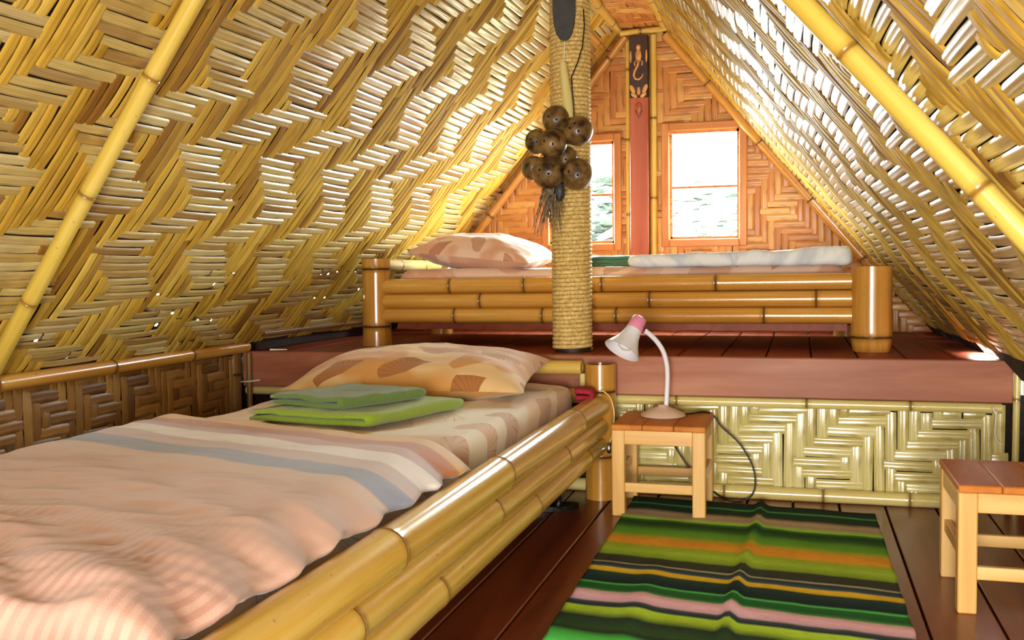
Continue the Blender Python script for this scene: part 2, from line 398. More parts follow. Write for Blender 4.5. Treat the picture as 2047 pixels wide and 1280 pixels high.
def soft_box(name, x0, x1, y0, y1, z0, z1, r, mat, parent=None, disp=None, nu=40, nv=40):
    """mattress-like slab: rounded rectangle section swept as closed grid with fabric coordinates"""
    cx_, cy_, cz_ = (x0+x1)/2, (y0+y1)/2, (z0+z1)/2; hx, hy, hz = (x1-x0)/2, (y1-y0)/2, (z1-z0)/2
    mb = MB(); prof = []
    n = 6
    for k in range(n+1):
        a = PI/2*k/n; prof.append((1-(r/min(hx, hy))*(1-math.sin(a))*0, a))
    rows = [(0, hz)]+[(r*(1-math.cos(PI/2*k/n)), None, k) for k in range(0)]
    # rings from centre of the top, out over the rounded edge, down the side and to the bottom centre
    ringd = [0, .3, .6, .85]
    vs = []; fb = []; M_ = 4*nu
    def outline(inset, t):
        P = 4*nu; i = int(t*P+.5) % P; side, u = divmod(i, nu); u = u/nu
        ax, ay = hx-inset, hy-inset; c = .045
        pts = [(-ax+2*ax*u, -ay), (ax, -ay+2*ay*u), (ax-2*ax*u, ay), (-ax, ay-2*ay*u)][side]
        # round the corners
        px, py = pts; qx, qy = max(abs(px)-(ax-c), 0), max(abs(py)-(ay-c), 0)
        if qx > 0 and qy > 0:
            l = math.hypot(qx, qy)
            if l > c: qx, qy = qx*c/l, qy*c/l
            px = math.copysign(ax-c+qx, px); py = math.copysign(ay-c+qy, py)
        return px, py
    rings = []
    for s in (0.02, .25, .5, .75, .9): rings.append((None, s, hz))
    for k in range(n+1):
        a = PI/2*k/n; rings.append((r*(1-math.sin(a)), 1, hz-r+r*math.cos(a)))
    for k in range(n+1):
        a = PI/2*k/n; rings.append((r*(1-math.cos(a)), 1, -hz+r-r*math.sin(a)))
    rings.append((None, .5, -hz)); rings.append((None, .02, -hz))
    for ins, s, z in rings:
        for i in range(M_):
            px, py = outline(r if ins is None else ins, i/M_)
            px *= s; py *= s
            q = Vector((cx_+px, cy_+py, cz_+z))
            if disp: q += disp(q, z/hz)
            vs.append(tuple(q)); fb.append((q.x+.6*(z-hz if px < 0 else hz-z), q.y+(hz-z)*.6*(1 if py > 0 else -1), 0))
    nr = len(rings)
    fs = [(a*M_+i, (a+1)*M_+i, (a+1)*M_+(i+1) % M_, a*M_+(i+1) % M_) for a in range(nr-1) for i in range(M_)]
    fs += [tuple(range(M_)), tuple((nr-1)*M_+i for i in range(M_))[::-1]]
    mb.add(vs, fs, fab=fb)
    return mb.build(name, mat, parent, smooth=True)

# ------------------------------------------------------------------ bamboo weave
def float_mesh(L, w, h, nl=4, nw=8):
    """one strip float: x along, y across, z out of the wall; bowed along and crowned across"""
    vs = []; loc = []
    for i in range(nl+1):
        s = i/nl*2-1
        zl = h*(1-s*s)*.55-h*.45*abs(s)**3
        for j in range(nw+1):
            c = j/nw*2-1
            vs.append((s*L/2, c*w/2, zl+h*(.75*(1-c*c)+.42*abs(math.sin(PI*c)))-h*.4)); loc.append((s*L/2, c*w/2, 0))
    fs = [(i*(nw+1)+j, (i+1)*(nw+1)+j, (i+1)*(nw+1)+j+1, i*(nw+1)+j+1) for i in range(nl) for j in range(nw)]
    return vs, fs, loc
def weave(parent, origin, U, V, N, nu, nv, cc, inside, matA, matB, pattern, seed, h=.0038, keep=300, holes=(), part='bamboo_strip', split=1, jitter=1., gapp=0.):
    R = random.Random(seed)
    cu, cv = cc if isinstance(cc, tuple) else (cc, cc)
    U, V, N, O = Vector(U).normalized(), Vector(V).normalized(), Vector(N).normalized(), Vector(origin)
    ok = [[inside((i+.5)*cu, (j+.5)*cv) for j in range(nv)] for i in range(nu)]
    A = [[pattern(i, j) for j in range(nv)] for i in range(nu)]
    fl = []
    hs = set(holes)
    def runs(n, f):
        k = 0
        while k < n:
            if f(k):
                e = k
                while e+1 < n and f(e+1) and e-k < 9: e += 1
                yield k, e; k = e+1
            else: k += 1
    for j in range(nv):
        for a, b in runs(nu, lambda i: ok[i][j] and A[i][j] and (i, j) not in hs): fl.append((0, a, b, j))
    for i in range(nu):
        for a, b in runs(nv, lambda j: ok[i][j] and not A[i][j] and (i, j) not in hs): fl.append((1, a, b, i))
    items = []
    for d, a, b, k in fl:
        ea = .28; eb = .28
        if (d == 0 and ((a-1, k) in hs)) or (d == 1 and ((k, a-1) in hs)): ea = .42
        if (d == 0 and ((b+1, k) in hs)) or (d == 1 and ((k, b+1) in hs)): eb = .42
        cl, c = (cu, cv) if d == 0 else (cv, cu)
        L = (b-a+1+ea+eb)*cl*(1+R.uniform(-.02, .02)*jitter); m = (a+b+1+eb-ea)/2*cl; q = (k+.5)*c
        for sp in range(split):
            qq = q+((sp+.5)/split-.5)*c+R.uniform(-.05, .05)*c*jitter
            u, v = (m, qq) if d == 0 else (qq, m)
            ctr = O+U*u+V*v+N*(R.uniform(-.0012, .0012)*jitter)
            X = U if d == 0 else V
            X = (X+(V if d == 0 else U)*R.uniform(-.02, .02)*jitter).normalized()
            Yv = N.cross(X).normalized(); Z = X.cross(Yv)
            ws = (1/split)*(1.0+R.uniform(-.08, .06)*jitter-gapp)
            px, py, pp = proj(ctr) if (ctr-CAM).dot(fwd) > .2 else (-9e3, 0, 0)
            vis = L*c*ws*pp*pp*abs((CAM-ctr).normalized().dot(N)) if -20 < px < 2067 and -20 < py < 1300 else 0
            items.append((vis, d, b-a+1, L, ws, ctr, X, Yv, Z))
    items.sort(key=lambda t: -t[0])
    cache = {}; rest = {0: MB(), 1: MB()}
    for n, (vis, d, cells, L, ws, ctr, X, Yv, Z) in enumerate(items):
        cl, c = (cu, cv) if d == 0 else (cv, cu)
        if n < keep and vis > 0:
            key = (d, cells)
            if key not in cache:
                vs, fs, loc = float_mesh((cells+.56)*cl, c, h)
                cache[key] = None
                o = MB().add(vs, fs, tone=[R.random()]*len(vs), loc=loc).build(part, matA if d == 0 else matB, parent, smooth=True)
                cache[key] = o.data
            else:
                o = bpy.data.objects.new(part, cache[key]); COL.objects.link(o); o.parent = parent
            sx = L/((cells+.56)*cl)
            o.matrix_basis = Matrix(((X.x*sx, Yv.x*ws, Z.x, ctr.x), (X.y*sx, Yv.y*ws, Z.y, ctr.y), (X.z*sx, Yv.z*ws, Z.z, ctr.z), (0, 0, 0, 1)))
        else:
            vs, fs, loc = float_mesh(L, c*ws, h, 3 if vis < 40 else 4, 6 if vis > 60 else 4)
            ro = R.random()*50
            rest[d].add([ctr+X*a+Yv*b+Z*e for a, b, e in vs], fs, tone=[R.random()]*len(vs), loc=[(a+ro, b+ro*.7, 0) for a, b, _ in loc])
    for d, mt in ((0, matA), (1, matB)):
        if rest[d].v: tag(rest[d].build('bamboo_weave', mt, parent, smooth=True), kind='stuff')
def zigzag(P, on, Z, sh=1, s0=0):
    def f(i, j):
        t = (j+s0) % (2*Z); t = t if t < Z else 2*Z-t
        return (i+sh*t+P*50) % P < on
    return f

def irregular(P, on, Z, seed):
    R = random.Random(seed); sh = [0]; d = 1; k = 0
    for j in range(400):
        k += 1
        if k > Z+R.choice((-2, -1, 0, 0, 1)): d = -d; k = 0
        sh.append(sh[-1]+d*R.choice((0, 1, 1, 1, 2)))
    jit = [R.choice((0, 0, 0, 0, 1, -1)) for _ in range(400)]
    return lambda i, j: (i+sh[j]+P*100) % P < on+jit[(i//P*7+j) % 400]
# ------------------------------------------------------------------ structure: floor
def struct(o, label=None): o['kind'] = 'structure'; (label and o.__setitem__('label', label)); return o
TAN = 1.22; CA = 1/math.hypot(1, TAN); SA = TAN*CA
def xr(y): return .705-.10*(y-2)/3.55
def xl(y): return -2.365+.09*(y-2)/3.55
ZE = .60
YF = -1.3           # front end of the loft
gaps = [-2.39]+[-.708-.172*k for k in range(9, 0, -1)]+[-.708, -.535, -.362, -.193, -.024, .143, .307, .484, .655, .79]
fl = struct(MB().box(-2.46, .86, YF, 3.995, -.08, -.028).build('floor', 'dark_wood'), 'dark reddish brown plank floor of the bamboo loft')
for a, b in zip(gaps[:-1], gaps[1:]):
    w = (b-a)/2-.0035
    MB().box(-w, w, -2.63, 2.63, -.0265, 0, .003).build('floor_plank', 'wood_floor', fl, M=T((a+b)/2, 1.335, 0))
# platform
PZ = .553
plat = empty('raised_platform', (-.8, 3.95, 0)); tag(plat, 'raised red-brown timber platform carrying the far bed', 'platform')
dg = [-2.37+.168*k for k in range(0, 20)]; dg = [x-.0 for x in dg if x < .77]+[.80]
dg = [-2.365]+[.042+.169*k for k in range(-14, 5)]+[.765]
for a, b in zip(dg[:-1], dg[1:]):
    if b-a < .02: continue
    w = (b-a)/2-.003
    local(plat, 'deck_plank', MB().box(-w, w, -.79, .79, -.025, 0, .003).xf(T((a+b)/2, 3.954+.79, PZ)), 'wood_deck')
local(plat, 'fascia_board', MB().box(-2.38, .735, 3.925, 3.953, .398, PZ-.001, .004), 'wood_fascia')
local(plat, 'subdeck', MB().box(-2.38, .78, 3.96, YB+.02, PZ-.045, PZ-.030), 'dark_wood')
local(plat, 'joist', MB().box(-2.36, .72, 4.05, 4.11, .40, PZ-.027), 'dark_wood')
# kerb boards of the platform along both eaves
struct(MB().box(-.012, .012, -.78, .78, 0, .085, .003).build('trim_1', 'wood_fascia', M=T(.70, 4.75, PZ) @ Matrix.Rotation(.03, 4, 'Z')), 'short red board edging the platform under the right eave')
struct(MB().box(-.012, .012, -.78, .78, 0, .075, .003).build('trim_2', 'dark_wood', M=T(-2.33, 4.75, PZ)), 'dark board edging the platform under the left eave')

# ------------------------------------------------------------------ ceilings (sloping woven roofs)
SL = (2.215-ZE)/SA
HOLES = set()
def roof(side, seed, pat, y0, keep):
    fx = xl if side < 0 else xr
    y1 = YB+.1
    p0 = Vector((fx(y0), y0, ZE)); p1 = Vector((fx(y1), y1, ZE)); U = (p1-p0).normalized()
    V = Vector((-side*CA, 0, SA)); N = Vector((-side*SA, 0, -CA))
    bk = .022
    # outer thatch lining, set behind the weave; small openings along the eave let daylight through
    mb = MB(); c = .027
    Lu = (p1-p0).length
    f0 = Vector((fx(YF), YF, ZE))
    mb.add([f0-V*.12-N*bk, p1-V*.0-N*bk+V*-.12, p1+V*(SL+.02)-N*bk, f0+V*(SL+.02)-N*bk], [(0, 1, 2, 3)])
    return p0, U, V, N, Lu, c, mb, bk
def grid_sheet(mb, O, U, V, N, bk, ulo, uhi, low, vhi, c, holes):
    """lining as one sheet with the hole cells left open"""
    hs = {}
    for i, j in holes: hs.setdefault(j, []).append(i)
    jmax = max(hs) if hs else -1
    P = lambda u, v: O+U*u+V*v-N*bk
    def quad(a, b, d, e):
        mb.add([P(a, d), P(b, d), P(b, e), P(a, e)], [(0, 1, 2, 3)])
    c, ch_ = c; top = (jmax+1)*ch_
    quad(ulo, uhi, top, vhi)
    for a, b in low: quad(a, b, -.16, 0)
    for j in range(jmax+1):
        u = ulo
        for i in sorted(hs.get(j, [])):
            quad(u, i*c, j*ch_, (j+1)*ch_); u = (i+1)*c
        quad(u, uhi, j*ch_, (j+1)*ch_)
Y0 = 1.15-31*.037
def unproj_roof(px, py, side, back=0):
    fx = xl if side < 0 else xr
    d = fwd+rgt*(px-1023.5)/FPX-upv*(py-640)/FPX
    p0 = Vector((fx(Y0), Y0, ZE)); p1 = Vector((fx(YB), YB, ZE)); U = (p1-p0).normalized(); V = Vector((-side*CA, 0, SA)); N = U.cross(V).normalized(); N = N if N.z > 0 else -N; p0 = p0+N*back
    q = CAM+d*((p0-CAM).dot(N)/d.dot(N)); r = q-p0
    return r.dot(U), r.dot(V)
CU, CV = .037, .031
pin = {-1: [(60, 700), (300, 612), (283, 636), (295, 650), (327, 648), (340, 664), (298, 672), (382, 658), (410, 660), (397, 570), (410, 590), (437, 590), (451, 568), (625, 570), (640, 570), (655, 568), (612, 617), (633, 616), (672, 570), (700, 600), (425, 692), (453, 688), (368, 700), (340, 706), (120, 735), (695, 566)],
       1: [(1815, 640), (1822, 634), (1700, 300)]}
for side, nm, keep, lab in ((-1, 'ceiling_left', 300, 'sloping woven bamboo ceiling rising on the left'), (1, 'ceiling_right', 300, 'sloping woven bamboo ceiling rising on the right')):
    fx = xl if side < 0 else xr
    p0 = Vector((fx(Y0), Y0, ZE)); p1 = Vector((fx(YB+.05), YB+.05, ZE)); U = (p1-p0).normalized()
    V = Vector((-side*CA, 0, SA)); N = Vector((-side*SA, 0, -CA)); N = (N-U*N.dot(U)).normalized()
    nu, nv = int((p1-p0).length/CU)+1, int(SL/CV)+1
    holes = set(); pinh = set(); BK = .010
    for px, py in pin[side]:
        u, v = unproj_roof(px, py, side); i, j = int(u/CU), int(v/CV)
        if 0 <= i < nu and 0 <= j < nv: holes.add((i, j))
        u, v = unproj_roof(px, py, side, BK); pinh.add((int(u/CU*3), int(v/CV*3)))
    mb = MB(); grid_sheet(mb, p0, U, V, N, BK, -1.5, (p1-p0).length+.05, [(-1.5, (p1-p0).length+.05)] if side < 0 else [(-1.5, 4.0-Y0), (4.25-Y0, (p1-p0).length+.05)], SL+.02, (CU/3, CV/3), pinh)
    o = struct(mb.build(nm, 'thatch'), lab)
    base = irregular(12, 6, 5, 3) if side < 0 else irregular(12, 6, 6, 4)
    weave(o, p0, U, V, N, nu, nv, (CU, CV), lambda u, v: True, 'strip_gold_outer', 'strip_gold_inner', base, 11+side, h=.0042, keep=keep, gapp=.04, holes=holes)
# flat collar ceiling under the ridge
o = struct(MB().box(-1.25, -.40, YF-.1, YB+.1, 2.228, 2.24).build('ceiling_ridge', 'thatch'), 'narrow flat woven strip of ceiling under the ridge')
weave(o, (-.98, 2.6, 2.215), (0, 1, 0), (1, 0, 0), (0, 0, -1), 84, 8, .035, lambda u, v: True, 'strip_orange', 'strip_orange', zigzag(6, 3, 4), 5, keep=120)

# ------------------------------------------------------------------ back gable wall
def roof_z(x): return min(ZE+(x-xl(YB))*TAN, ZE+(xr(YB)-x)*TAN, 2.215)
wb = MB(); wy = YB+.03
xs = sorted([-2.42, .75, -.84]+[x for w in WIN for x in w[:2]]+[xl(YB)-.1+.2*k for k in range(16)])
for a, b in zip(xs[:-1], xs[1:]):
    mid = (a+b)/2; segs = [(.4, None)]
    win = [w for w in WIN if w[0] < mid < w[1]]
    za, zb = roof_z(a)+.06, roof_z(b)+.06
    if za < .42 and zb < .42: za, zb = max(za, .42), max(zb, .42)
    def q(z0a, z0b, z1a, z1b): wb.add([(a, wy, z0a), (b, wy, z0b), (b, wy, z1b), (a, wy, z1a)], [(0, 1, 2, 3)])
    if win:
        q(.4, .4, win[0][2], win[0][2]); q(win[0][3], win[0][3], za, zb)
    else: q(.4, .4, max(za, .41), max(zb, .41))
wback = struct(wb.build('wall_back', 'thatch'), 'woven bamboo gable wall with two small windows')
cB = .037
def inB(u, v):
    x = -2.35+u; z = .55+v
    if z > roof_z(x)-.0: return False
    return not any(w[0]-.012 < x < w[1]+.012 and w[2]-.012 < z < w[3]+.012 for w in WIN)
weave(wback, (-2.35, YB, .55), (1, 0, 0), (0, 0, 1), (0, -1, 0), 82, 45, cB, inB, 'strip_orange', 'strip_orange', zigzag(8, 4, 6, 1, 1), 21, h=.003, keep=300)
# windows
for n, (x0, x1, z0, z1) in enumerate(WIN):
    w = struct(empty('window_%d' % (n+1), ((x0+x1)/2, YB, z0)), ('larger bright window right of the carved post', 'bright window left of the carved post, half hidden by the rope-wrapped post')[n])
    t = .042
    for a, b, c_, d, mt in ((x0-t, x0, z0-t, z1+t, 'wood_frame'), (x1, x1+t, z0-t, z1+t, 'wood_frame'), (x0, x1, z1, z1+t, 'wood_frame_h'), (x0, x1, z0-t, z0, 'wood_frame_h')):
        local(w, 'frame', MB().box(a, b, YB-.022, YB+.05, c_, d, .004), mt)
    s = .014
    sash = local(w, 'sash', MB().box(x0, x0+s, YB+.01, YB+.035, z0, z1).box(x1-s, x1, YB+.01, YB+.035, z0, z1).box(x0, x1, YB+.01, YB+.035, z0, z0+s).box(x0, x1, YB+.01, YB+.035, z1-s, z1), 'wood_frame')
    zm = z0+(z1-z0)*.48
    kid = lambda *a, **k: setattr(local(w, *a, **k), 'parent', sash)
    kid('glazing_bar', MB().box(x0+s, x1-s, YB+.012, YB+.032, zm-.007, zm+.007, .002), 'wood_frame_h')
    for za, zb in ((z0+s, zm-.007), (zm+.007, z1-s)):
        kid('pane', MB().box(x0+s, x1-s, YB+.02, YB+.023, za, zb), 'glass')
# gable edge poles, wall battens
def trim(n, label, *a, **k):
    o = bamboo('trim_%d' % n, *a, **k); return struct(o, label)
def gp(x, z, y=YB-.03): return (x, y, z)
trim(3, 'bamboo pole along the left slope of the gable wall', gp(-2.05, .80), gp(-.925, 2.165), .022, [.1, .3, .52, .74, .92], 'bamboo_amber')
trim(4, 'bamboo pole along the right slope of the gable wall', gp(.43, .80), gp(-.70, 2.165), .030, [.1, .33, .56, .8], 'bamboo_amber')
trim(5, 'slim upright bamboo batten left of the carved post', gp(-.916, .56, YB-.015), gp(-.914, 2.15, YB-.015), .013, [.15, .4, .66, .9], 'bamboo_yellow')
trim(6, 'upright bamboo batten right of the carved post', gp(-.776, .56, YB-.015), gp(-.774, 2.17, YB-.015), .018, [.2, .45, .72], 'bamboo_yellow')
trim(7, 'short bamboo pole across the top of the carved post', gp(-.95, 2.185, YB-.04), gp(-.67, 2.195, YB-.04), .016, [.4], 'bamboo_yellow')
trim(8, 'bamboo pole on the left edge of the ridge ceiling', (-.975, 2.6, 2.205), (-.965, YB-.02, 2.205), .022, [.2, .4, .6, .8, .93], 'bamboo_yellow')
trim(9, 'bamboo pole on the right edge of the ridge ceiling', (-.685, 2.6, 2.21), (-.71, YB-.02, 2.21), .022, [.2, .4, .6, .8, .93], 'bamboo_yellow')
trim(10, 'second bamboo pole beside the left edge of the ridge ceiling', (-1.055, 2.6, 2.11), (-1.045, YB-.05, 2.11), .016, [.2, .4, .6, .8, .95], 'bamboo_amber')
# rafters on the sloping ceilings
def onroof(side, y, s, off=.03):
    fx = xl if side < 0 else xr
    return Vector((fx(y)-side*CA*s, y, ZE+SA*s))+off*Vector((-side*SA, 0, -CA))
trim(11, 'long bamboo rafter crossing the left ceiling', onroof(-1, 2.42, 0.0), onroof(-1, 2.25, 1.75), .024, [.18, .40, .62, .86], 'bamboo_rafter', bend=(0, -.01, 0))
trim(12, 'long bamboo rafter crossing the right ceiling', onroof(1, 1.88, .0), onroof(1, 2.16, 1.72), .023, [.16, .34, .545, .686, .876], 'bamboo_rafter')

# ------------------------------------------------------------------ knee walls, riser
kl = struct(MB().box(-2.44, -2.41, YF, 4.0, -.08, .66).build('wall_left', 'thatch'), 'low woven bamboo wall under the left eave')
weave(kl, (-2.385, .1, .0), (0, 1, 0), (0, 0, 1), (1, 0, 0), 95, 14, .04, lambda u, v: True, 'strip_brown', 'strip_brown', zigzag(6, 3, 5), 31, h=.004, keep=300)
kr = struct(MB().box(.80, .83, YF, 4.0, -.08, .66).build('wall_right', 'thatch'), 'low woven bamboo wall under the right eave')
weave(kr, (.775, .1, .0), (0, 1, 0), (0, 0, 1), (-1, 0, 0), 95, 14, .04, lambda u, v: True, 'strip_pale', 'strip_pale', zigzag(6, 3, 5), 32, h=.004, keep=120)
for nm, x0, x1 in (('wall_left_eave', -2.44, -2.30), ('wall_right_eave', .66, .83)):
    struct(MB().box(x0 if x0 < 0 else .80, x1 if x0 > 0 else -2.40, 3.95, YB+.1, .35, .66).build(nm, 'thatch'), 'dark eave wall beside the platform on the '+('left' if x0 < 0 else 'right'))
struct(MB().add([(-2.44, YF, -.08), (-.56, YF, -.08), (-.56, YF, 1.15), (.46, YF, 1.15), (.46, YF, -.08), (.83, YF, -.08), (.95, YF, .5), (-.40, YF, 2.3), (-1.25, YF, 2.3), (-2.6, YF, .5)], [(0, 1, 2, 9), (2, 3, 7, 8), (9, 2, 8), (3, 4, 5, 6), (3, 6, 7)]).build('wall_front', 'thatch'), 'front gable wall with a low opening behind the viewer')
struct(MB().box(-.58, .48, YF-.03, YF-.02, -.08, 1.17).build('front_light_block', 'wood_fascia'), 'unseen panel added to block sky light at the front gable opening')  # unseen panel added behind the area light to keep sky light out
rs = struct(MB().box(-2.5, .86, 3.985, 4.0, -.03, .42).build('wall_riser', 'thatch'), 'woven glossy bamboo panel under the platform edge')
HR = {(i, 8) for i in ()}
cR = .041
nR = int(1.53/cR)
hol = set()
for px, row in ((.47, 8), (.56, 8), (.635, 8), (.33, 8)):
    hol.add((int((px+.80)/cR), row))
weave(rs, (-.80, 3.962, .005), (1, 0, 0), (0, 0, 1), (0, -1, 0), nR, 9, cR, lambda u, v: True, 'strip_pale', 'strip_pale', zigzag(8, 4, 5, 1, 2), 41, h=.0045, keep=300, holes=hol)
trim(14, 'bamboo pole along the foot of the woven platform panel', (-2.37, 3.945, .026), (.70, 3.945, .026), .026, [.1, .3, .55, .68, .8, .9], 'bamboo_pale')
trim(15, 'bamboo pole under the red platform board', (-2.37, 3.945, .378), (.70, 3.945, .376), .019, [.2, .45, .62, .78, .9], 'bamboo_pale')
trim(16, 'horizontal bamboo pole along the left eave above the low wall', (-2.345, -.6, .56), (-2.345, 3.90, .575), .026, [.2, .4, .566, .68, .80, .906], 'bamboo_amber')
trim(17, 'dark thin pole along the left eave beside the far bed', (-2.29, 3.95, .628), (-2.26, 5.45, .632), .014, [.2, .5, .8], 'bamboo_dark')
trim(18, 'thick dark upright pole in the left corner of the platform', (-2.40, 3.88, 0), (-2.40, 3.88, .565), .035, [.3, .8], 'bamboo_dark')
trim(19, 'slim upright pole against the left end of the red board', (-2.335, 3.905, .0), (-2.335, 3.905, .545), .012, [.4], 'bamboo_dark')
trim(20, 'horizontal bamboo pole along the right eave', (.765, -.6, .53), (.765, 3.90, .545), .024, [.2, .4, .6, .75, .9], 'bamboo_pale')
trim(21, 'slim pale upright bamboo at the right end of the platform panel', (.745, 3.93, 0), (.748, 3.93, .515), .012, [.35, .8], 'bamboo_pale')

# ------------------------------------------------------------------ carved post on the gable wall
cp = empty('carved_post', (-.847, YB-.06, PZ)); tag(cp, 'reddish wooden post with a carved lizard between the windows', 'post')
local(cp, 'shaft', MB().box(-.899, -.797, YB-.062, YB-.004, PZ, 1.83, .004), 'wood_post')
local(cp, 'carved_panel', MB().box(-.899, -.797, YB-.060, YB-.004, 1.83, 2.165, .004), 'carve_dark')
gx = -.848; gy = YB-.064
gk = local(cp, 'lizard_carving', MB().sphere((gx, gy, 2.055), (.018, .012, .034)).sphere((gx, gy, 2.098), (.013, .010, .016)), 'carve_light', smooth=True)
tl = local(cp, 'lizard_tail', MB().tube([(gx, gy, 2.03), (gx-.004, gy, 2.0), (gx-.02, gy, 1.975), (gx-.026, gy, 1.95), (gx-.018, gy, 1.93), (gx, gy, 1.925), (gx+.018, gy, 1.937), (gx+.024, gy, 1.955)], lambda t: .008*(1-.55*t), 8), 'carve_light', smooth=True)
for sx in (-1, 1):
    lg = local(cp, 'lizard_leg', MB().tube([(gx+sx*.01, gy, 2.03), (gx+sx*.022, gy, 2.018), (gx+sx*.018, gy, 2.0)], .004, 6), 'carve_light', smooth=True)
    lg.parent = gk; tl.parent = gk
    local(cp, 'leaf_carving', MB().sphere((gx+sx*.043, gy+.002, 2.05), (.006, .005, .034)), 'carve_light', smooth=True)
    local(cp, 'petal_carving', MB().sphere((0, 0, 0), (.012, .006, .026)).xf(T(gx+sx*.034, gy+.003, 1.875) @ Matrix.Rotation(sx*.45, 4, 'Y')), 'carve_light', smooth=True)
    local(cp, 'petal_carving', MB().sphere((0, 0, 0), (.011, .006, .020)).xf(T(gx+sx*.025, gy+.003, 1.842) @ Matrix.Rotation(sx*.9, 4, 'Y')), 'carve_light', smooth=True)
local(cp, 'petal_carving', MB().sphere((gx, gy+.003, 1.865), (.010, .007, .022)), 'carve_light', smooth=True)
local(cp, 'mask_carving', MB().sphere((gx, gy+.003, 1.775), (.020, .008, .030)).tube([(gx-.018, gy, 1.76), (gx, gy, 1.71), (gx+.018, gy, 1.76)], .004, 6), 'wood_post', smooth=True)

# ------------------------------------------------------------------ rope-wrapped post
px0, py0 = -.918, 4.10
rp = empty('rope_wrapped_post', (px0, py0, PZ)); tag(rp, 'tall round post wrapped in tan rope standing on the platform edge', 'post')
local(rp, 'core', MB().lathe([(.076, 0), (.076, 1.70)], 24, True, True).xf(T(px0, py0, PZ)), 'dark_wood', smooth=True, angle=40)
pitch_ = .0172; turns = int(1.66/pitch_); pts = []
for k in range(turns*26+1):
    a = 2*PI*k/26; z = PZ+.012+pitch_*k/26
    pts.append((px0+.0765*math.cos(a), py0+.0765*math.sin(a), z))
def rope_tube(pts, r, seg):
    mb = MB(); n = len(pts); vs = []
    for i, q in enumerate(pts):
        a = 2*PI*i/26; rad = Vector((math.cos(a), math.sin(a), 0)); upz = Vector((0, 0, 1))
        for k in range(seg):
            t = 2*PI*k/seg; rr = r*(1+.10*math.sin(3*t+i*.9))
            vs.append(Vector(q)+rr*(math.cos(t)*rad+math.sin(t)*upz))
    fs = [(i*seg+k, (i+1)*seg+k, (i+1)*seg+(k+1) % seg, i*seg+(k+1) % seg) for i in range(n-1) for k in range(seg)]
    return mb.add(vs, fs)
local(rp, 'rope_wrap', rope_tube(pts, .0092, 7), 'rope', smooth=True)

# ------------------------------------------------------------------ hanging coconut chime
ch = empty('coconut_chime', (-.94, 3.96, 1.2)); tag(ch, 'cluster of brown coconut shells hanging on the rope-wrapped post', 'wind chime')
for k, (x, y, z, r) in enumerate([(-.944, 3.95, 1.50, .056), (-.851, 3.93, 1.447, .060), (-1.030, 3.97, 1.418, .050), (-.948, 3.90, 1.398, .060), (-1.046, 3.97, 1.312, .050), (-.968, 3.91, 1.285, .066), (-.853, 3.92, 1.275, .064), (-.915, 3.985, 1.345, .05)]):
    s0 = k*3.7
    sh = local(ch, 'coconut_shell', MB().sphere((x, y, z), r, 24, 16, lambda q: 1+.04*noise.noise(q*1.6+Vector((s0, 0, 0)))), 'coconut', smooth=True)
    for a, b in ((-.35, .1), (.25, -.15), (.0, .42))[:2+k % 2]:
        n = Vector((a, -1, b)).normalized(); q = Vector((x, y, z))+n*r*.985-ch.location
        MB().sphere((0, 0, 0), .0055, 8, 6).build('drill_hole', 'cord_black', sh, M=T(*q))
R2 = random.Random(3)
hk = MB()
for k in range(64):
    a = R2.uniform(-.045, .035); q = Vector((-.955+a*.7, 3.925+R2.uniform(-.02, .02), 1.235)); L = R2.uniform(.08, .21); pts = [q.copy()]
    dx, dy = R2.uniform(-.35, .18), R2.uniform(-.2, .2)
    for s in range(5):
        q = q+Vector((dx*L/5+R2.uniform(-.006, .006), dy*L/5+R2.uniform(-.005, .005), -L/5)); pts.append(q.copy())
    hk.tube(pts, lambda t: .0034*(1-.75*t), 5)
tag(local(ch, 'husk_tassel', hk, 'husk', smooth=True), kind='stuff')
local(ch, 'husk_knot', MB().sphere((-.925, 3.915, 1.21), (.022, .018, .038), fn=lambda q: 1+.25*noise.noise(q*3)), 'slate', smooth=True)
local(ch, 'bamboo_tube', MB().lathe([(.010, 0), (.024, 0), (.020, .11), (.016, .20), (.014, .225), (.005, .225)], 16, True, True).xf(T(-.895, 3.975, 1.505) @ Matrix.Rotation(-.11, 4, 'Y')), 'bamboo_pale', smooth=True, angle=40)
local(ch, 'cord', MB().tube([(-.918, 3.99, 1.735), (-.916, 3.993, 1.80), (-.915, 3.995, 1.85)], .0025, 6), 'string_white', smooth=True)
local(ch, 'wire', MB().tube([(-.845, 4.03, 1.95), (-.842, 4.03, 1.88), (-.848, 4.02, 1.80), (-.865, 4.00, 1.73), (-.888, 3.985, 1.67), (-.878, 3.97, 1.58), (-.872, 3.96, 1.50)], .0025, 6), 'cord_black', smooth=True)
pd = MB(); prof = [(.0, .0), (.018, .008), (.032, .03), (.042, .07), (.046, .12), (.046, .22), (.042, .30)]
vs = []
for x, z in prof: vs += [(-x, -.008, z), (x, -.008, z), (x, .008, z), (-x, .008, z)]
pd.add(vs, [(a*4+i, a*4+(i+1) % 4, (a+1)*4+(i+1) % 4, (a+1)*4+i) for a in range(len(prof)-1) for i in range(4)]+[(24, 25, 26, 27)])
pdl = pd.build('hanging_paddle', 'slate', M=T(-.917, 3.992, 1.818)); tag(pdl, 'dark pointed oval plate hanging at the top of the rope post', 'wall ornament')
for sx in (-1, 1): MB().tube([(sx*.022, -.012, .3), (sx*.020, -.012, .20), (sx*.021, -.012, .165)], lambda t: .006*(1-.8*t), 6).build('inlay', 'bamboo_pale', pdl, smooth=True)

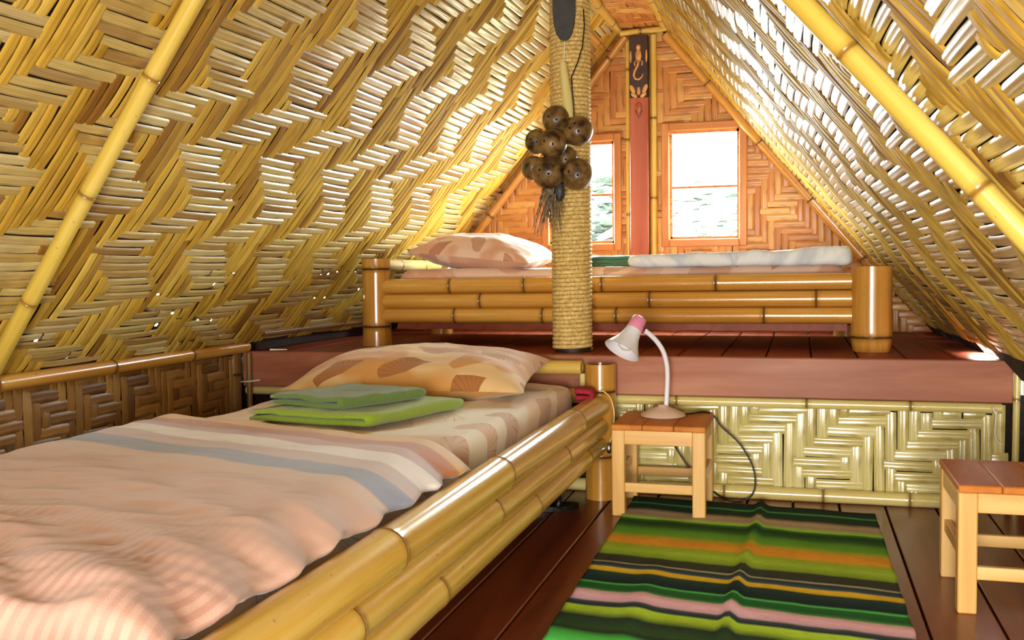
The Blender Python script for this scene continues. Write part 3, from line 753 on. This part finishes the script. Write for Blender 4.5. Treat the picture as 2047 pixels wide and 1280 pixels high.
# ------------------------------------------------------------------ beds
def rail_nodes(k, n=4): return [((.17+.61*k) % 1*.2+i/n)*.98+.01 for i in range(n)]
b1 = empty('bamboo_bed', (-1.28, 2.4, 0)); tag(b1, 'long bamboo bed in the foreground with three stacked golden side rails', 'bed', 'bamboo beds')
for x, y, mt in ((-.750, 3.835, 'bamboo_leg'), (-1.83, 3.835, 'bamboo_leg'), (-.750, .70, 'bamboo_leg'), (-1.83, .70, 'bamboo_leg')):
    bamboo('leg', (x, y, 0), (x, y, .528 if y > 2 else .40), .061, [.32, .80], mt, b1)
nodes1 = [[.08, .32, .56, .85], [.02, .26, .53, .78], [.12, .40, .66, .90]]
for k, (z, r) in enumerate(((.369, .046), (.289, .042), (.215, .038))):
    bamboo('side_rail', (-.750, .74, z), (-.750, 3.80, z), r, nodes1[k], 'bamboo_yellow', b1, seg=28)
    bamboo('side_rail', (-1.83, .74, z), (-1.83, 3.80, z), r, nodes1[2-k], 'bamboo_yellow', b1)
bamboo('head_rail', (-1.80, 3.84, .511), (-.822, 3.835, .511), .028, [.1, .38, .66], 'bamboo_yellow', b1)
bamboo('head_rail', (-1.80, 3.84, .40), (-.80, 3.84, .40), .030, [.2, .55, .85], 'bamboo_amber', b1)
local(b1, 'peg', MB().box(-.828, -.806, 3.82, 3.85, .44, .49, .003), 'bamboo_pale')
bamboo('foot_rail', (-1.80, .90, .385), (-.80, .90, .385), .045, [.2, .55, .85], 'bamboo_amber', b1)
for k in range(9): local(b1, 'slat', MB().box(-1.80, -.795, 1.05+k*.32, 1.15+k*.32, .255, .275), 'bamboo_amber')

b2 = empty('bamboo_bed', (-.8, 4.75, PZ)); tag(b2, 'far bamboo bed standing on the raised platform under the windows', 'bed', 'bamboo beds')
bamboo('leg', (-1.905, 4.325, PZ), (-1.905, 4.325, .958), .066, [.22, .88], 'bamboo_leg', b2, flare=.12)
bamboo('leg', (.277, 4.275, PZ), (.277, 4.275, .895), .080, [.17], 'bamboo_leg', b2, flare=-.08)
bamboo('leg', (-1.905, 5.20, PZ), (-1.905, 5.20, .95), .062, [.22, .88], 'bamboo_leg', b2)
bamboo('leg', (.22, 5.20, PZ), (.22, 5.20, .86), .062, [.2], 'bamboo_leg', b2)
n2 = [[.16, .33, .50, .735], [.23, .43, .60, .93], [.17, .37, .53, .83]]
for k, z in enumerate((.831, .763, .697)):
    bamboo('side_rail', (-1.86, 4.315, z-.004), (.208, 4.285, z+.006-.003*k), .0345, n2[k], 'bamboo_amber', b2)
    bamboo('side_rail', (-1.86, 5.20, z), (.17, 5.20, z), .0345, n2[2-k], 'bamboo_amber', b2)
bamboo('head_rail', (-1.905, 4.36, .928), (-1.905, 5.16, .925), .028, [.3, .7], 'bamboo_pale', b2)
bamboo('foot_rail', (.24, 4.34, .80), (.22, 5.15, .80), .030, [.3, .7], 'bamboo_amber', b2)
local(b2, 'under_board', MB().box(-1.84, .19, 4.42, 4.45, .625, .66), 'wood_deck')
for k in range(8): local(b2, 'slat', MB().box(-1.80+k*.27, -1.72+k*.27, 4.33, 5.18, .672, .686), 'bamboo_amber')

# ------------------------------------------------------------------ bedding, near bed
def md(q, zz):
    k = max(0, zz)
    return Vector((0, 0, k*.010*fbm(q.x*3, q.y*3, 1)))
mt1 = soft_box('mattress', -1.79, -.832, 1.05, 3.77, .278, .455, .045, 'print_cream', disp=md, nu=36)
tag(mt1, 'mattress with cream and apricot leaf-print sheet on the near bed', 'mattress')
def pillow(name, mat, c, hx, hy, tt, rz, label, seed, tilt=0, foff=(0, 0), rx=0):
    mb = MB()
    def pt(s, u, v):
        a, b = u*2-1, v*2-1
        e = 2.6
        prof = max(0, (1-abs(a)**e))**.62*max(0, (1-abs(b)**e))**.62
        pin_ = 1-.055*(1-abs(a)**2)*abs(b)**4 ; pin2 = 1-.06*(1-abs(b)**2)*abs(a)**4
        w = fbm(a*2.3+seed, b*2.3, seed, 3)*.012*prof**.5+.006*math.sin(9*math.atan2(b, a)+seed)*(abs(a)**4+abs(b)**4)*.5*(1 if prof > .02 else 0)
        z = s*tt*prof*(1 if s > 0 else .75)+w*s
        return (a*hx*pin2, b*hy*pin_, z)
    n = 44
    grid(mb, n, n, lambda u, v: pt(1, u, v), fab=lambda u, v: (u*hx*2+foff[0], v*hy*2.2+foff[1], 0))
    k = len(mb.v); mb2 = MB(); grid(mb2, n, n, lambda u, v: pt(-1, 1-u, v), fab=lambda u, v: (u*hx*2+foff[0]+3, v*hy*2.2+foff[1], 0))
    mb.add(mb2.v, mb2.f, fab=mb2.at['fab'])
    o = mb.build(name, mat, smooth=True, M=T(*c) @ Matrix.Rotation(rz, 4, 'Z') @ Matrix.Rotation(tilt, 4, 'Y') @ Matrix.Rotation(rx, 4, 'X'))
    return tag(o, label, 'pillow', 'bed pillows')
pillow('pillow', 'print_apricot', (-1.335, 3.43, .520), .435, .29, .098, .08, 'plump orange leaf-print pillow on the near bed', 1.3, 0, (.13, .2), .10)
# duvet
def duvet():
    mb = MB(); nu, nv = 110, 150; X0, X1, A0, A1 = -1.92, -.775, 1.0, 2.44
    def pos(u, v):
        x = X0+(X1-X0)*u; a = A0+(A1-A0)*v
        sh = .30*max(0, min(1, (a-1.0)/1.0))
        y = a-sh*(x+1.2)
        edge = max(0, (x+.90)/.125); z = .482-.058*edge**1.7
        el = max(0, (-1.80-x)/.12); z -= .05*el**1.5
        ef = max(0, (1.09-a)/.09); z -= .055*ef**2; y += .03*ef
        er = max(0, (a-2.38)/.06); z -= .016*er**2
        near = max(0, min(1, (2.05-a)/.9))
        # soft gathers that run out of the right edge, and long swells across
        ph = (y*1.0+(x+.75)*.55)
        g = max(0, min(1, (x+1.75)/.9))**1.5*near
        z += g*.009*math.sin(ph*2*PI/.17+1.5*fbm(x*2, y*2, 2))
        z += .008*near*fbm(x*3.2+y*1.4, y*5.5, 4.2, 3)+.005*fbm(x*5, y*9, 9, 3)+.011*near*abs(fbm(x*3.5+y*4, y*11-x*4, 12, 3))
        x2 = x+edge*(.008*math.sin(y*2*PI/.17+fbm(0, y*4, 3)*2)+.010*fbm(1, y*6, 5))
        return (x2, y, z)
    grid(mb, nu, nv, pos, fab=lambda u, v: (X0+(X1-X0)*u, A0+(A1-A0)*v, 0), stripe=lambda u, v: A0+(A1-A0)*v+.008*fbm(u*3, v*3, 8))
    o = mb.build('duvet', 'duvet_stripe', smooth=True)
    m_ = o.modifiers.new('thickness', 'SOLIDIFY'); m_.thickness = .014; m_.offset = -1
    return tag(o, 'wrinkled dusty pink duvet with white and blue stripes on the near bed', 'duvet')
duvet()
def folded(name, mat, c, wx, wy, layers, t, rz, label, seed, group=None, skew=0, cat='towel'):
    """folded cloth: one sheet doubled back and forth, so one side shows rounded folds"""
    mb = MB(); path = []; gap = t*1.18
    for l in range(layers):
        z = t/2+l*gap; a, b = (-wx/2, wx/2) if l % 2 == 0 else (wx/2, -wx/2)
        ins = .004*l
        n = 10
        for k in range(n+1):
            path.append((a*(1-ins)+(b-a)*(1-ins)*k/n, z))
        if l < layers-1:
            sgn = 1 if b > 0 else -1
            for k in range(1, 6):
                th = -PI/2+PI*k/6; path.append((b*(1-ins)+sgn*math.cos(th)*gap/2, z+gap/2+math.sin(th)*gap/2))
    n = len(path); nv = 18; vs = []
    off = []
    for i in range(n):
        p_, q_ = path[max(i-1, 0)], path[min(i+1, n-1)]; dx, dz = q_[0]-p_[0], q_[1]-p_[1]; l = math.hypot(dx, dz) or 1
        off.append((-dz/l, dx/l))
    for side in (1, -1):
        for j in range(nv):
            v = j/(nv-1)
            for i in range(n):
                x, z = path[i]; nx, nz = off[i]
                ed = 1-.5*max(0, abs(v*2-1)*12-11)
                w = .004*fbm(x*9+seed, v*4, seed)
                vs.append((x+nx*t/2*side*ed+skew*(v-.5)+.006*fbm(v*5, z*40, seed+3), (v-.5)*wy+.006*fbm(x*6, z*60, seed), max(z+nz*t/2*side*ed+w*(z/t), .0005)))
    m_ = n*nv; fs = []
    for j in range(nv-1):
        for i in range(n-1):
            a = j*n+i; fs.append((a, a+1, a+n+1, a+n)); fs.append((m_+a, m_+a+n, m_+a+n+1, m_+a+1))
    for i in range(n-1):
        fs.append((i, m_+i, m_+i+1, i+1)); a = (nv-1)*n+i; fs.append((a, a+1, m_+a+1, m_+a))
    for j in range(nv-1):
        a = j*n; fs.append((a, a+n, m_+a+n, m_+a)); a = j*n+n-1; fs.append((a, m_+a, m_+a+n, a+n))
    o = mb.add(vs, fs).build(name, mat, smooth=True, M=T(*c) @ Matrix.Rotation(rz, 4, 'Z'))
    return tag(o, label, cat, group)
folded('folded_towel', 'towel_lime', (-1.30, 2.80, .462), .40, .46, 2, .017, -.16, 'larger lime green folded towel lying on the near bed', 2, 'folded towels', .06)
folded('folded_towel', 'towel_green', (-1.33, 2.79, .503), .27, .34, 2, .016, -.30, 'smaller dull green towel folded on top of the lime towel', 5, 'folded towels', .05)
folded('red_cloth', 'red_cloth', (-.79, 3.70, .405), .05, .12, 2, .02, .3, 'scrap of red cloth tucked between mattress and bed leg', 8, None, .02, 'cloth')
# far bed
def md2(q, zz): return Vector((0, 0, max(0, zz)*.006*fbm(q.x*4, q.y*4, 3)))
mt2 = soft_box('mattress', -1.815, .185, 4.365, 5.15, .70, .906, .05, 'print_pink', disp=md2, nu=36)
tag(mt2, 'pale pink printed mattress on the far platform bed', 'mattress')
pillow('pillow', 'print_pink', (-1.46, 4.63, .972), .305, .26, .100, -.05, 'pale pink pillow at the left end of the far bed', 4.1, .10, (.4, .1), .06)
def bd(q, zz):
    t = (q.x+.73)/.95
    return Vector((0, .012*fbm(q.x*5, 1, 2), max(0, zz)*(.012*fbm(q.x*7, q.y*5, 6)+.028*t**2)+.004*fbm(q.x*14, q.y*9, 2)))
bl = soft_box('folded_blanket', -.728, .208, 4.335, 5.12, .902, .955, .025, 'blanket_white', disp=bd, nu=40)
tag(bl, 'white folded quilt spread over the right half of the far bed', 'blanket')
folded('folded_towel', 'towel_teal', (-.87, 4.62, .908), .26, .30, 3, .014, .12, 'green folded towel on the far bed beside the white quilt', 11, 'folded towels')

# ------------------------------------------------------------------ stools
def stool(loc, wx, wy, h, label, first):
    t = empty('wooden_stool', loc); tag(t, label, 'stool', 'low wooden stools')
    L = .046; ht = h-.020
    for sx in (0, 1):
        for sy_ in (0, 1):
            x0 = -wx/2 if sx == 0 else wx/2-L; y0 = -wy/2 if sy_ == 0 else wy/2-L
            MB().box(x0, x0+L, y0, y0+L, 0, ht, .003).build('leg', 'stool_v', t)
    for y0 in (-wy/2+.003, wy/2-.025):
        MB().box(-wx/2+L, wx/2-L, y0, y0+.022, ht-.052, ht, .002).build('apron', 'stool_h', t)
        MB().box(-wx/2+L, wx/2-L, y0+.006, y0+.026, .088, .122, .002).build('stretcher', 'stool_h', t)
    for x0 in (-wx/2+.003, wx/2-.025):
        MB().box(x0, x0+.022, -wy/2+L, wy/2-L, ht-.052, ht, .002).build('apron', 'stool_d', t)
        MB().box(x0+.004, x0+.024, -wy/2+L, wy/2-L, .135, .169, .002).build('stretcher', 'stool_d', t)
    n = 3
    for k in range(n):
        a = -wx/2-.002+(wx+.004)*k/n; MB().box(a+.0006, a+(wx+.004)/n-.0006, -wy/2-.003, wy/2+.003, ht, h, .003).build('seat_board', 'stool_top', t)
    return t
stool((-.488, 3.725, 0), .335, .335, .335, 'low wooden stool carrying the white desk lamp', True)
stool((.547, 2.935, 0), .31, .36, .335, 'low empty wooden stool cut off by the right edge', False)

# ------------------------------------------------------------------ desk lamp
lx, ly, lz = -.500, 3.79, .335
lp = empty('desk_lamp', (lx, ly, lz)); tag(lp, 'small white gooseneck desk lamp on the wooden stool', 'lamp')
local(lp, 'base', MB().lathe([(.004, 0), (.080, 0), (.085, .004), (.083, .010), (.050, .028), (.022, .038), (.017, .046), (.002, .047)], 36, True, True).xf(T(lx, ly, lz)), 'plastic_base', smooth=True, angle=45)
nk = [(lx+.012, ly, lz+.04), (lx+.016, ly, lz+.10), (lx+.018, ly-.002, lz+.16), (lx+.015, ly-.006, lz+.205), (lx+.003, ly-.012, lz+.25), (lx-.017, ly-.022, lz+.285), (lx-.040, ly-.035, lz+.312), (lx-.058, ly-.048, lz+.328)]
pts = []
for i in range(len(nk)-1):
    a, b, c_, d = (Vector(nk[max(i-1, 0)]), Vector(nk[i]), Vector(nk[i+1]), Vector(nk[min(i+2, len(nk)-1)]))
    for k in range(6):
        t = k/6; pts.append(.5*((2*b)+(c_-a)*t+(2*a-5*b+4*c_-d)*t*t+(3*b-a-3*c_+d)*t**3))
pts.append(Vector(nk[-1]))
local(lp, 'gooseneck', MB().tube(pts, .0095, 12), 'plastic_white', smooth=True)
top = Vector((-.573, 3.715, .712)); axis = Vector((-.062, -.075, -.125)).normalized(); HL = .148
RM = Matrix.Translation(top) @ axis.to_track_quat('Z', 'Y').to_matrix().to_4x4()
sh = local(lp, 'shade', MB().lathe([(.029, .045), (.031, .06), (.037, .085), (.049, .112), (.063, .135), (.070, HL), (.066, HL), (.045, .112), (.034, .085), (.027, .06), (.025, .046)], 40).xf(RM), 'plastic_white', smooth=True, angle=60)
cap = local(lp, 'shade_cap', MB().lathe([(.003, .0), (.024, .0), (.028, .004), (.0305, .05), (.029, .056), (.020, .056)], 32, True, True).xf(RM), 'plastic_pink', smooth=True, angle=50)
blb = local(lp, 'bulb', MB().lathe([(.012, .055), (.014, .075), (.026, .10), (.030, .115), (.024, .132), (.010, .140), (.001, .141)], 24, True, True).xf(RM), 'bulb', smooth=True)
cap.parent = sh; blb.parent = sh
cpts = [(lx+.08, ly+.03, lz+.006), (lx+.15, 3.90, lz+.004), (-.315, 3.905, .32), (-.29, 3.905, .285), (-.22, 3.90, .22), (-.17, 3.895, .13), (-.165, 3.885, .05), (-.20, 3.88, .008), (-.26, 3.87, .006), (-.32, 3.90, .03), (-.40, 3.905, .10), (-.47, 3.91, .20)]
def smooth_pts(nk, n=6):
    out = []
    for i in range(len(nk)-1):
        a, b, c_, d = (Vector(nk[max(i-1, 0)]), Vector(nk[i]), Vector(nk[i+1]), Vector(nk[min(i+2, len(nk)-1)]))
        for k in range(n):
            t = k/n; out.append(.5*((2*b)+(c_-a)*t+(2*a-5*b+4*c_-d)*t*t+(3*b-a-3*c_+d)*t**3))
    out.append(Vector(nk[-1])); return out
local(lp, 'power_cord', MB().tube(smooth_pts(cpts), .0035, 8), 'cord_black', smooth=True)

# ------------------------------------------------------------------ rug
def rug():
    mb = MB(); nu, nv = 90, 150
    def pos(u, v):
        y = 2.0+1.80*v; xa = -.590-.03*v; xb = .272-.012*v
        x = xa+(xb-xa)*u+.004*fbm(u, y*9, 3)*(1 if u < .03 or u > .97 else 0)
        skew = -.085*(u-.5)*(1+.2*(3.8-y))
        d = (u-.52-.03*math.sin(y*2)); z = .006+.016*math.exp(-(d/.018)**2)+.007*math.exp(-((u-.22)/.04)**2)*max(0, min(1, (3.1-y)/.4))+.003*fbm(u*6, y*5, 2)+.0015
        return (x, y+skew, max(z, .003))
    grid(mb, nu, nv, pos, fab=lambda u, v: ((u-.5)*.88, 2.0+1.80*v-.02*math.exp(-((u-.52)/.03)**2)*0, 0))
    o = mb.build('striped_rug', 'rug', smooth=True); md_ = o.modifiers.new('thickness', 'SOLIDIFY'); md_.thickness = .004; md_.offset = 1
    return tag(o, 'green, yellow and lilac striped woven rug on the plank floor', 'rug')
rug()

# ------------------------------------------------------------------ small things
o = MB().tube(smooth_pts([(.665, 3.905, .385), (.67, 3.90, .372), (.675, 3.898, .365), (.674, 3.897, .33), (.672, 3.895, .29), (.680, 3.893, .262), (.695, 3.892, .254)]), .0035, 7).sphere((.674, 3.90, .367), (.007, .006, .007), 10, 8).build('string', 'string_white', smooth=True)
tag(o, 'white knotted string dangling at the right end of the woven panel', 'string')
o = empty('pull_cord', (-.70, 3.76, .2)); tag(o, 'thin pale cord with silvery bead hanging on the near bed leg', 'cord')
local(o, 'cord', MB().tube(smooth_pts([(-.735, 3.765, .435), (-.70, 3.762, .41), (-.683, 3.758, .36), (-.683, 3.756, .31), (-.69, 3.756, .26), (-.70, 3.757, .235)]), .0026, 7), 'bamboo_pale', smooth=True)
local(o, 'bead', MB().lathe([(.001, -.03), (.008, -.026), (.011, -.012), (.009, .002), (.004, .012), (.001, .013)], 16, True, True).xf(T(-.702, 3.757, .220)), 'metal_silver', smooth=True)
sl = MB(); sl.add([(0, -.006, 0), (.075, -.002, 0), (.075, .002, 0), (0, .006, 0), (0, -.006, .006), (.075, -.002, .003), (.075, .002, .003), (0, .006, .006)], [(0, 3, 2, 1), (4, 5, 6, 7), (0, 1, 5, 4), (1, 2, 6, 5), (2, 3, 7, 6), (3, 0, 4, 7)])
tag(sl.build('bamboo_sliver', 'bamboo_pale', M=T(-2.27, 3.975, PZ+.001) @ Matrix.Rotation(.35, 4, 'Z')), 'pale bamboo splinter lying on the left end of the platform', 'splinter')
sp = empty('black_sandal', (-.90, 3.60, 0)); tag(sp, 'small black shiny sandal on the floor under the near bed', 'shoe')
ol = [(math.cos(a)*.115*(1+.0), math.sin(a)*.042*(1+.18*math.cos(a))) for a in [2*PI*k/24 for k in range(24)]]
vs = [(x, y, z) for z in (.001, .018) for x, y in ol]
MB().add(vs, [tuple(range(24))[::-1], tuple(range(24, 48))]+[(i, (i+1) % 24, 24+(i+1) % 24, 24+i) for i in range(24)]).build('sole', 'cord_black', sp, M=Matrix.Rotation(.5, 4, 'Z'))
MB().tube([(.02, -.045, .015), (.03, -.03, .045), (.035, 0, .058), (.03, .03, .045), (.02, .045, .015)], .012, 8).build('strap', 'cord_black', sp, smooth=True, M=Matrix.Rotation(.5, 4, 'Z'))
tag(MB().tube([(-2.37, 3.885, .42), (-2.32, 3.88, .424), (-2.27, 3.885, .43)], .004, 6).build('wire_tie', 'string_white', smooth=True), 'short pale wire tied round the slim pole in the left corner', 'wire')

# ------------------------------------------------------------------ garden outside the windows
struct(MB().add([(-30, YB+.2, -2.6), (30, YB+.2, -2.6), (30, 60, -2.6), (-30, 60, -2.6)], [(0, 1, 2, 3)]).build('ground', 'soil'), 'green ground of the garden outside')
def tree(x, y, h, r, n, seed, label):
    R = random.Random(seed); t = empty('garden_tree', (x, y, -2.6)); tag(t, label, 'tree', 'trees outside the windows')
    MB().tube([(0, 0, 0), (.05, .1, h*.4), (0, 0, h*.75)], lambda k: .12*(1-.6*k), 8).build('trunk', 'bark', t, smooth=True)
    mb = MB()
    for k in range(n):
        th, ph, q = R.uniform(0, 2*PI), math.acos(R.uniform(-1, 1)), R.random()**.4*r
        c_ = Vector((q*math.sin(ph)*math.cos(th), q*math.sin(ph)*math.sin(th), h*.75+q*.9*math.cos(ph)))
        M_ = Matrix.Rotation(R.uniform(0, 6), 3, 'Z') @ Matrix.Rotation(R.uniform(-1, 1), 3, 'X'); s = R.uniform(.06, .14)
        mb.add([c_+M_ @ Vector(v) for v in ((-s, 0, 0), (0, -s*.4, .01), (s, 0, -.02), (0, s*.4, .01))], [(0, 1, 2, 3)])
    tag(mb.build('foliage', 'leaf', t), kind='stuff')
tree(-1.72, 8.6, 5.0, .62, 520, 1, 'leafy tree seen low in the left window')
tree(-.75, 9.8, 4.9, .75, 190, 2, 'sparse tree seen low in the right window')
